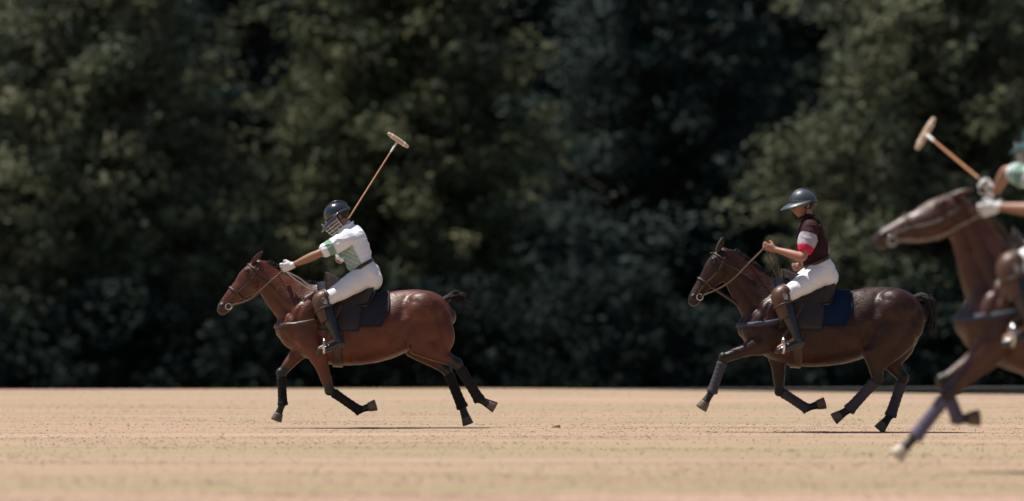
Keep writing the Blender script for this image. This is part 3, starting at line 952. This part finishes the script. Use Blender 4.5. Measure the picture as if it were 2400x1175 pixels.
    fold2 = 1 - np.abs(vnoise(co * np.array([11., 11., 20.]) + 5, R.get('seed', 1) + 9, 2))
    co = co + nn * (.0065 * fold + .009 * fold2 ** 3)[:, None]
    mesh_obj("shirt", co, fc, shirt_mat, root, True, shirt_zone(co, R), origin=og)
    # collar
    cl = nkb + (H - nkb) * .22
    th = np.linspace(0, 2 * math.pi, 25)
    tq = unit(H - nkb); ax_ = np.cross(tq, [0, 1, 0])
    ring = [cl + ax_ * math.sin(t) * .070 + np.array([0, 1, 0]) * math.cos(t) * .074 + tq * (.012 if math.sin(t) > 0 else 0) for t in th]
    mesh_obj("collar", *tube(ring, .016, .010, ref=tq, n=8, sub=1, cap=0), shirt_mat, root, True, np.zeros(len(tube(ring, .016, .010, ref=tq, n=8, sub=1, cap=0)[0])), origin=og)
    # breeches
    co, fc = fuse(breech, 0.009, 8)
    nn = normals_of(co, fc)
    co = co + nn * (.003 * vnoise(co * 18, 6, 3))[:, None]
    mesh_obj("breeches", co, fc, M_breeches, root, origin=og)
    # belt
    bc = pel * .42 + wai * .58; bt = unit(wai - pel); bx_ = np.cross(bt, [0, 1, 0])
    ring = [bc + bx_ * math.sin(t) * .130 + np.array([0, 1, 0]) * math.cos(t) * .172 for t in np.linspace(0, 2 * math.pi, 33)]
    mesh_obj("belt", *tube(ring, .006, .018, ref=bt, n=8, sub=1, cap=0), M_strap, root, origin=og)
    feet = []
    for kn, an, to, sg in boots:
        sh = unit(an - kn); fd = unit(to - an)
        heel = an + sh * .045 - fd * .035
        pts = [tube([kn + sh * .045, kn * .6 + an * .4, kn * .15 + an * .85, an + sh * .02], [.068, .066, .050, .050], [.062, .060, .046, .042], n=18)]
        pts.append(tube([heel + fd * .0, an + sh * .035 + fd * .07, to + sh * .028 - fd * .03, to + sh * .022 + fd * .03], [.040, .042, .033, .020], [.036, .042, .044, .028], n=16))
        pts.append(tube([heel - fd * .008 + sh * .012, heel + fd * .028 + sh * .030], [.028, .026], [.034, .032], n=10))
        co, fc = fuse(pts, 0.007, 4)
        mesh_obj("boot", co, fc, M_boot, root, origin=og)
        feet.append({'ball': tuple(to - fd * .045 + sh * .022 + np.array([0, 0, -.018]))})
    for hp_, kn, an, sg in knees:
        td = unit(kn - hp_); sd_ = unit(an - kn)
        fr = unit(td - sd_)                                   # front of the knee
        path = catmull(np.array([kn - td * .065 + fr * .012, kn - td * .01 + fr * .020, kn + sd_ * .08 + fr * .02, kn + sd_ * .20 + fr * .008]), 6)
        A, B = [], []
        K = len(path); J = 15
        for i, p in enumerate(path):
            t = unit(path[min(i + 1, K - 1)] - path[max(i - 1, 0)])
            lt = unit(np.array([0, 1.0, 0]) - t * t[1]); fn = np.cross(t, lt)
            if fn.dot(fr) < 0: fn = -fn
            wd = 1.75 - .35 * abs(i / (K - 1) * 2 - 1) ** 2
            for j in range(J):
                an_ = (j / (J - 1) * 2 - 1) * wd
                dr = fn * math.cos(an_) + lt * math.sin(an_)
                rr = np.interp(i / (K - 1), [0, .4, 1], [.092, .080, .076])
                A.append(p + dr * rr); B.append(p + dr * (rr + .013 - .006 * abs(j / (J - 1) * 2 - 1)))
        Vv = np.array(A + B); N = K * J; Ff = []
        for i in range(K - 1):
            for j in range(J - 1):
                q = (i * J + j, i * J + j + 1, (i + 1) * J + j + 1, (i + 1) * J + j)
                Ff.append(q[::-1]); Ff.append(tuple(x_ + N for x_ in q))
        ed = [(i * J, (i + 1) * J) for i in range(K - 1)] + [((i + 1) * J + J - 1, i * J + J - 1) for i in range(K - 1)] + [(j + 1, j) for j in range(J - 1)] + [((K - 1) * J + j, (K - 1) * J + j + 1) for j in range(J - 1)]
        Ff += [(p_, q_, q_ + N, p_ + N) for p_, q_ in ed]
        kg = mesh_obj("kneeguard", Vv, Ff, M_knee, root, origin=og)
        for f_ in (.22, .72):
            p = path[int(f_ * (K - 1))]; t = unit(path[int(f_ * (K - 1)) + 1] - p)
            lt = unit(np.array([0, 1.0, 0]) - t * t[1]); fn = np.cross(t, lt)
            ring = [p + fn * math.cos(q) * .096 + lt * math.sin(q) * .096 for q in np.linspace(0, 2 * math.pi, 25)]
            mesh_obj("strap", *tube(ring, .004, .013, ref=t, n=8, sub=1, cap=0), M_strap, kg, origin=og)
    # helmet: shell, peak, face guard, chin strap
    dome = []
    nu, nv = 28, 9
    for i in range(nv + 1):
        la = i / nv * math.pi / 2
        for j in range(nu):
            lo = 2 * math.pi * j / nu
            w = math.cos(la) ** .85
            x_, y_ = math.cos(lo) * .134 * w, math.sin(lo) * .112 * w
            z_ = math.sin(la) * .120 + .010
            drop = -.045 * (1 - la / (math.pi / 2)) * (0.5 - .5 * math.cos(lo)) ** 1.5
            dome.append(hp(x_ - .006, y_, z_ + .022 + drop))
    Fd = [(i * nu + j, i * nu + (j + 1) % nu, (i + 1) * nu + (j + 1) % nu, (i + 1) * nu + j) for i in range(nv) for j in range(nu)]
    Fd.append(tuple(range(nu - 1, -1, -1)))
    hel = mesh_obj("helmet", dome, Fd, helmet_mat, root, origin=og)
    pk = []
    J = 25
    for lvl in (0, 1):
        for rr in (0, .5, 1):
            for j in range(J):
                lo = (j / (J - 1) * 2 - 1) * 1.75
                ex = rr * (.100 * max(0, math.cos(lo * .88)) ** .8 + .006)
                pk.append(hp(math.cos(lo) * (.132 + ex) - .006, math.sin(lo) * (.110 + ex * .8), .036 - .045 * ex / .09 + .006 * math.sin(math.pi * rr) - .007 * lvl))
    N = 3 * J; Fp = []
    for i in range(2):
        for j in range(J - 1):
            q = (i * J + j, i * J + j + 1, (i + 1) * J + j + 1, (i + 1) * J + j)
            Fp.append(q); Fp.append(tuple(x_ + N for x_ in q)[::-1])
    for j in range(J - 1):
        Fp.append((2 * J + j, 2 * J + j + 1, 2 * J + j + 1 + N, 2 * J + j + N)); Fp.append((j + 1, j, j + N, j + 1 + N))
    for j in (0, J - 1):
        for i in range(2):
            Fp.append((i * J + j, (i + 1) * J + j, (i + 1) * J + j + N, i * J + j + N))
    mesh_obj("peak", pk, Fp, helmet_mat, hel, origin=og)
    band = [hp(math.cos(t) * .1355 - .006, math.sin(t) * .1135, .040 - .045 * (0.5 - .5 * math.cos(t)) ** 1.5) for t in np.linspace(0, 2 * math.pi, 41)]
    mesh_obj("band", *tube(band, .004, .011, ref=up, n=8, sub=1, cap=0), M_grip, hel, origin=og)
    ridge = [hp(math.cos(t) * .136 - .006, 0, math.sin(t) * .122 + .032) for t in np.linspace(.15, math.pi - .15, 15)]
    mesh_obj("ridge", *tube(ridge, .006, .016, ref=lat, n=8, sub=1), helmet_mat, hel, origin=og)
    if guard:
        for z_, r_ in ((-.022, .190), (-.052, .190), (-.084, .184), (-.116, .172)):
            arc = [hp(math.cos(t) * r_, math.sin(t) * .115, z_ + .010 * math.cos(t)) for t in np.linspace(-1.45, 1.45, 19)]
            mesh_obj("face_guard_bar", *tube(arc, .0052, n=7, sub=1), M_guard, hel, origin=og)
        for t in (-1.42, -.75, -.25, .25, .75, 1.42):
            vb = [hp(math.cos(t) * r_, math.sin(t) * .115, z_ + .010 * math.cos(t)) for z_, r_ in ((.030, .186), (-.022, .190), (-.084, .184), (-.118, .171))]
            mesh_obj("face_guard_bar", *tube(vb, .0048, n=7, sub=3), M_guard, hel, origin=og)
    cs = [hp(.0, -.098, .01), hp(.015, -.082, -.05), hp(.035, -.045, -.118), hp(.045, 0, -.134), hp(.035, .045, -.118), hp(.015, .082, -.05), hp(.0, .098, .01)]
    mesh_obj("chin_strap", *tube(cs, .004, .009, ref=fw, n=8, sub=4), M_strap, hel, origin=og)
    # gloves
    for q, sg in (('l', -1), ('r', 1)):
        if not near_glove: continue
        w = np.array([R['arm_' + q][2][0], R['arm_' + q][2][2], R['arm_' + q][2][1]])
        hd, pn, ax = R['hand_' + q]
        gp = hand_parts(w, np.array(hd), np.array(pn), np.array(ax), 1.16)
        gp.append(tube([w - unit(hd) * .045, w + unit(hd) * .01], [.031, .030], [.034, .036], n=12))
        co, fc = fuse(gp, 0.005, 2)
        gl = mesh_obj("glove", co, fc, M_glove, root, origin=og)
        wb = [w - unit(hd) * .030]
        mesh_obj("wrist_band", *tube([w - unit(hd) * .052, w - unit(hd) * .028], .035, .037, n=14, sub=2, cap=.1), M_grip, gl, origin=og)
    return feet

def mallet(name, label, hand, head, head_dir, loc, rz):
    root = empty(name, loc, rz)
    hand, head = np.asarray(hand, float), np.asarray(head, float)
    d = unit(head - hand)
    butt = hand - d * .07
    b0 = np.asarray(butt)
    root.location = Vector(loc) + Matrix.Rotation(rz, 3, 'Z') @ Vector(b0)
    tag(root, label, "polo mallet", "raised polo mallets")
    L = np.linalg.norm(head - butt)
    mesh_obj("cane", *tube([butt + d * .20, butt + d * L * .6, head], [.0085, .0080, .0072], n=10, sub=4), M_cane, root, origin=b0)
    mesh_obj("grip", *tube([butt, butt + d * .10, butt + d * .22], [.017, .0135, .0125], n=12, sub=4), M_grip, root, origin=b0)
    mesh_obj("tape", *tube([head - d * .16, head - d * .03], [.0095, .0115], n=10, sub=4), M_tape, root, origin=b0)
    hdv = unit(head_dir); hdv = unit(hdv - d * hdv.dot(d) * .75)
    mesh_obj("mallet_head", *tube([head - hdv * .122, head - hdv * .07, head, head + hdv * .07, head + hdv * .122], [.016, .0235, .0255, .0235, .016], n=16, sub=4, cap=.5), M_wood, root, origin=b0)
    th = np.linspace(0, 2 * math.pi, 17)
    e1 = unit(np.cross(hdv, [0.3, 1, 0.2])); e2 = np.cross(hdv, e1)
    for s in (-.075, .075):
        mesh_obj("head_binding", *tube([head + hdv * (s - .006), head + hdv * (s + .006)], .0250, n=16, sub=1, cap=.1), M_tape, root, origin=b0)
    return root

def shirt_white_green(co, R):
    z = np.zeros(len(co))
    for q in ('l', 'r'):
        s, e, w = [np.array([p[0], p[2], p[1]]) for p in R['arm_' + q]]
        dd, t = seg_dist(co, s, e)
        sl = R['sleeve']
        z = np.maximum(z, (dd < .105) * sstep(t, sl - .34, sl - .30) * (1 - sstep(t, sl - .12, sl - .08)))
    wai, che = V3(*R['waist']), V3(*R['chest'])
    rel = co - wai
    # green panel over the lower front and flank, edged along a slanting line
    m = sstep(-(rel[:, 0] * 1.0 + (rel[:, 2] - .04) * .50), -.012, .004) * (1 - sstep(rel[:, 2], .20, .23))
    st = .5 + .5 * np.sign(np.sin(rel[:, 2] * 150 + rel[:, 0] * 70) - .93)
    z = np.maximum(z, m * (1 - st * .6) * (np.abs(co[:, 1]) < .21) * .85)
    return z

def shirt_striped(co, R):
    z = np.zeros(len(co))
    for q in ('l', 'r'):
        s, e, w = [np.array([p[0], p[2], p[1]]) for p in R['arm_' + q]]
        dd, t = seg_dist(co, s, e)
        z = np.maximum(z, (dd < .105) * (np.sin(t * 40) > .1) * (t > .25))
    return np.maximum(z, shirt_white_green(co, R))

def shirt_dark_red(co, R):
    z = np.zeros(len(co))
    for q in ('l', 'r'):
        s, e, w = [np.array([p[0], p[2], p[1]]) for p in R['arm_' + q]]
        dd, t = seg_dist(co, s, e)
        sl = R['sleeve']
        z = np.where((dd < .11) & (t > .22), 1.0, z)
        z = np.where((dd < .11) & (t > sl - .10), 2.0, z)
    return z

SKIN_TAN = surf("tanned_skin", (0.30, 0.15, 0.095), 0.5, 0.12, 25, 0.15, 120, 0.4)
SKIN_RED = surf("ruddy_skin", (0.34, 0.155, 0.11), 0.5, 0.15, 25, 0.15, 120, 0.4)
COAT_BAY = attr_surf("bay_coat", [(0.084, 0.0175, 0.0050), (0.010, 0.010, 0.009)], 0.40, 0.34, 4, 0.40, 70, 0.46)
COAT_DARK = attr_surf("dark_bay_coat", [(0.026, 0.0062, 0.0030), (0.010, 0.008, 0.008)], 0.40, 0.34, 4, 0.40, 70, 0.34)
COAT_CHEST = attr_surf("liver_chestnut_coat", [(0.056, 0.0135, 0.006), (0.018, 0.010, 0.009)], 0.40, 0.34, 4, 0.40, 70, 0.50)
SHIRT_A = attr_surf("white_green_shirt", [(0.74, 0.78, 0.86), (0.20, 0.33, 0.27)], 0.8, 0.05, 12, 0.35, 50, 0.2)
SHIRT_B = attr_surf("dark_red_shirt", [(0.030, 0.008, 0.014), (0.36, 0.34, 0.40), (0.55, 0.025, 0.07)], 0.8, 0.10, 12, 0.35, 50, 0.2)
HELM_NAVY = surf("navy_helmet", (0.016, 0.020, 0.030), 0.22, 0.2, 10, 0.03, 90, 0.6, coat=0.35)
HELM_SLATE = surf("slate_helmet", (0.050, 0.062, 0.080), 0.4, 0.25, 14, 0.2, 120, 0.5, coat=0.1)
HELM_TEAL = surf("teal_helmet", (0.015, 0.060, 0.055), 0.3, 0.2, 14, 0.1, 90, 0.5, coat=0.2)
BAND_BLACK = surf("black_bandage", (0.016, 0.015, 0.017), 0.85, 0.3, 30, 0.4, 80, 0.2)
BAND_GREY = surf("grey_bandage", (0.055, 0.052, 0.068), 0.85, 0.3, 30, 0.4, 80, 0.2)
BAND_VIOLET = surf("violet_grey_bandage", (0.12, 0.105, 0.16), 0.85, 0.3, 30, 0.4, 80, 0.2)
CLOTH_SLATE = surf("slate_saddle_cloth", (0.030, 0.029, 0.040), 0.9, 0.3, 20, 0.5, 120, 0.1)
CLOTH_BLUE = surf("blue_saddle_cloth", (0.008, 0.020, 0.050), 0.9, 0.3, 20, 0.5, 120, 0.1)
COLLAR_BLUE = surf("blue_collar_web", (0.030, 0.040, 0.075), 0.6, 0.2, 20, 0.4, 120)
M_paleHoof = surf("pale_hoof", (0.52, 0.45, 0.38), 0.6, 0.2, 30, 0.3, 80, stretch=(1, 1, 0.3))

TAIL = [(.77, 1.275), (.82, 1.305), (.865, 1.315), (.90, 1.30)]

# ------------------------------------------------------------------ the leading pony and rider
LA = (-1.447, 40.0, 0.0); YA = 0.0
PA = dict(rein_mat=M_rein, neck=NECK_A, poll=(-1.075, 1.625), nose=(-1.455, 1.175), ear=.25, rein_hand=(-.825, 1.58, -.105), bight=(-.50, 1.37, -.02), tail=TAIL,
          nf=[(-.50, .80, .155), (-.365, .385, .13), (-.075, .185, .12), (.025, .215, .12)],
          ff=[(-.62, .84, .155), (-.86, .55, .13), (-.845, .25, .12), (-.885, .145, .12)],
          nh=[(.50, .86, .165), (.905, .645, .13), (1.115, .300, .11), (1.215, .245, .11)],
          fh=[(.46, .835, .165), (.795, .585, .13), (.945, .225, .11), (.985, .108, .11)])
hA = empty("polo_pony", LA, YA)
tag(hA, "bright bay pony with black legs galloping ahead of the others, at left", "horse", "galloping polo ponies")
bvA = horse(hA, PA, COAT_BAY, BAND_BLACK)
RA = dict(seed=1, pelvis=(.0, 1.535), waist=(-.085, 1.67), chest=(-.115, 1.82), shoulder_mid=(-.135, 1.925), neck_base=(-.175, 1.985),
          head=(-.282, 2.115), pitch=math.radians(38), sleeve=.80,
          arm_l=[(-.195, 1.885, -.19), (-.475, 1.735, -.23), (-.735, 1.625, -.125)],
          arm_r=[(-.165, 1.895, .19), (-.29, 1.68, .35), (-.27, 1.915, .44)],
          hand_l=((-.95, .10, -.25), (.2, .5, -.8), (.05, -.2, .9)),
          hand_r=((-.05, 0, 1.0), (-.6, -.6, .2), (.3, .5, .6)),
          leg_l=[(-.045, 1.50, .10), (-.425, 1.255, .325), (-.275, .885, .375), (-.455, .795, .40)],
          leg_r=[(-.045, 1.50, .10), (-.425, 1.255, .325), (-.275, .885, .375), (-.455, .795, .40)])
oA = (-.045, 0, 1.36)
pA = empty("person", Vector(LA) + Vector(oA), YA)
tag(pA, "polo player in white shirt with green and white breeches riding the leading bay pony", "person", "mounted polo players")
fA = rider(pA, RA, SKIN_TAN, SHIRT_A, shirt_white_green, HELM_NAVY, oA)
tack(bvA, root_barrel[hA.name], LA, YA, 0.0, CLOTH_SLATE, dict(cloth="slate grey saddle cloth on the leading bay pony", saddle="dark leather saddle with stirrups on the leading bay pony"), M_strap, fA)
mallet("polo_mallet", "cane polo mallet raised behind the leading rider's helmet", (-.275, .455, 1.99), (.283, .98, 2.925), (.80, .1, -.58), LA, YA)

# ------------------------------------------------------------------ the dark pony and rider
LB = (3.045, 37.96, 0.0); YB = math.radians(3)
PB = dict(neck=[(-.46, 1.10, .33, .205), (-.61, 1.20, .285, .168), (-.75, 1.33, .225, .128), (-.87, 1.47, .178, .100), (-.97, 1.59, .142, .084), (-1.03, 1.67, .108, .074)],
          poll=(-1.04, 1.70), nose=(-1.345, 1.24), ear=.6, rein_hand=(-.665, 1.760, -.145), bight=(-.50, 1.40, -.02), tail=[(.77, 1.275), (.85, 1.295), (.91, 1.23), (.93, 1.12), (.925, 1.02)],
          nf=[(-.66, .86, .155), (-1.06, .71, .13), (-1.165, .405, .12), (-1.235, .295, .12)],
          ff=[(-.52, .80, .155), (-.50, .40, .13), (-.25, .235, .12), (-.14, .265, .12)],
          nh=[(.36, .80, .165), (.40, .52, .13), (.14, .235, .11), (.045, .175, .11)],
          fh=[(.44, .82, .165), (.68, .52, .13), (.56, .18, .11), (.49, .088, .11)])
hB = empty("polo_pony", LB, YB)
tag(hB, "dark bay pony with blue saddle cloth under the dark-shirted player", "horse", "galloping polo ponies")
bvB = horse(hB, PB, COAT_DARK, BAND_GREY)
RB = dict(seed=2, pelvis=(-.12, 1.535), waist=(-.185, 1.68), chest=(-.215, 1.84), shoulder_mid=(-.225, 1.95), neck_base=(-.245, 2.01),
          head=(-.285, 2.16), pitch=math.radians(8), yaw=math.radians(14), sleeve=.72,
          arm_l=[(-.25, 1.92, -.195), (-.33, 1.655, -.30), (-.575, 1.735, -.165)],
          arm_r=[(-.235, 1.92, .195), (-.02, 1.74, .36), (-.22, 1.60, .42)],
          hand_l=((-.95, .25, .28), (.2, .5, -.8), (.05, -.2, .9)),
          hand_r=((-.95, 0, -.25), (.2, -.5, -.8), (.05, .2, .9)),
          leg_l=[(-.15, 1.50, .10), (-.53, 1.275, .325), (-.395, .895, .375), (-.575, .805, .40)],
          leg_r=[(-.15, 1.50, .10), (-.53, 1.275, .325), (-.395, .895, .375), (-.575, .805, .40)])
oB = (-.15, 0, 1.36)
pB = empty("person", Vector(LB) + Matrix.Rotation(YB, 3, 'Z') @ Vector(oB), YB)
tag(pB, "polo player in dark shirt with red-trimmed pale sleeves riding the dark bay pony", "person", "mounted polo players")
fB = rider(pB, RB, SKIN_RED, SHIRT_B, shirt_dark_red, HELM_SLATE, oB, guard=False, near_glove=False)
tack(bvB, root_barrel[hB.name], LB, YB, -.08, CLOTH_BLUE, dict(cloth="dark blue saddle cloth on the dark bay pony in the middle of the chase", saddle="dark leather saddle under the dark-shirted player"), COLLAR_BLUE, fB)

# ------------------------------------------------------------------ the nearest pony and rider, cut by the right edge
LC = (3.875, 26.9, 0.0); YC = math.radians(4)
PC = dict(neck=[(-.46, 1.12, .33, .205), (-.58, 1.24, .285, .168), (-.68, 1.39, .225, .128), (-.76, 1.54, .178, .100), (-.84, 1.67, .142, .084), (-.90, 1.75, .108, .074)],
          poll=(-.885, 1.785), nose=(-1.435, 1.535), ear=.0, rein_hand=(-.735, 1.72, -.115), bight=(-.50, 1.43, -.02), tail=TAIL,
          nf=[(-.70, .815, .155), (-.985, .515, .13), (-1.195, .245, .12), (-1.285, .155, .12)],
          ff=[(-.62, .82, .155), (-.97, .60, .13), (-.875, .345, .12), (-.80, .350, .12)],
          nh=[(.36, .80, .165), (.58, .52, .13), (.54, .18, .11), (.48, .088, .11)],
          fh=[(.50, .86, .165), (.90, .64, .13), (1.10, .32, .11), (1.19, .26, .11)])
hC = empty("polo_pony", LC, YC)
tag(hC, "nearest pony, reddish brown with stretched-out neck and foreleg, cut off by the right edge", "horse", "galloping polo ponies")
bvC = horse(hC, PC, COAT_CHEST, BAND_VIOLET)
for o in [c for c in hC.children if c.name.startswith("hoof")][:1]:
    o.data.materials[0] = M_paleHoof
dC = np.array([-.09, 0, .02])
RC = dict(seed=3, pelvis=(-.12, 1.585), waist=(-.175, 1.725), chest=(-.205, 1.875), shoulder_mid=(-.22, 1.985), neck_base=(-.25, 2.045),
          head=(-.315, 2.195), pitch=math.radians(12), sleeve=.85,
          arm_l=[(-.27, 1.94, -.19), (-.43, 1.74, -.29), (-.65, 1.765, -.135)],
          arm_r=[(-.26, 1.96, .19), (-.495, 2.025, .34), (-.545, 1.87, .53)],
          hand_l=((-.95, .10, -.25), (.2, .5, -.8), (.05, -.2, .9)),
          hand_r=((-.30, .3, .55), (.1, -.6, -.6), (-.5, .8, .35)),
          leg_l=[(-.175, 1.55, .10), (-.595, 1.345, .325), (-.465, .965, .375), (-.655, .885, .40)],
          leg_r=[(-.175, 1.55, .10), (-.595, 1.345, .325), (-.465, .965, .375), (-.655, .885, .40)])
oC = (-.115, 0, 1.38)
pC = empty("person", Vector(LC) + Matrix.Rotation(YC, 3, 'Z') @ Vector(oC), YC)
tag(pC, "polo player with green and white striped sleeves at the right edge, mallet pointing ahead", "person", "mounted polo players")
fC = rider(pC, RC, SKIN_TAN, SHIRT_A, shirt_striped, HELM_TEAL, oC)
tack(bvC, root_barrel[hC.name], LC, YC, -.10, CLOTH_SLATE, dict(cloth="slate grey saddle cloth on the nearest pony at the right edge", saddle="dark leather saddle on the nearest pony at the right edge"), COLLAR_BLUE, fC)
mallet("polo_mallet", "polo mallet with white taped end pointing ahead over the nearest pony's head", (-.58, .585, 1.935), (-.82, 1.66, 2.345), (.35, .2, .85), LC, YC)

# ------------------------------------------------------------------ a clod of turf thrown up behind the leading pony
rs = np.random.RandomState(9)
cv, cf = ball((0, 0, 0), (.040, .034, .026), None, 18, 12)
cv = cv * (1 + .28 * vnoise(cv * 40, 2, 3))[:, None]
M_clod = surf("dry_turf_clod", (0.40, 0.29, 0.205), 0.95, 0.25, 25, 1.0, 60, 0.1)
clod = mesh_obj("turf_clod", cv, cf, M_clod)
clod.location = ((1303 - 1200) / 235.0, 40.0, 0.022)
tag(clod, "small brown clod of turf kicked up behind the leading pony", "clod")
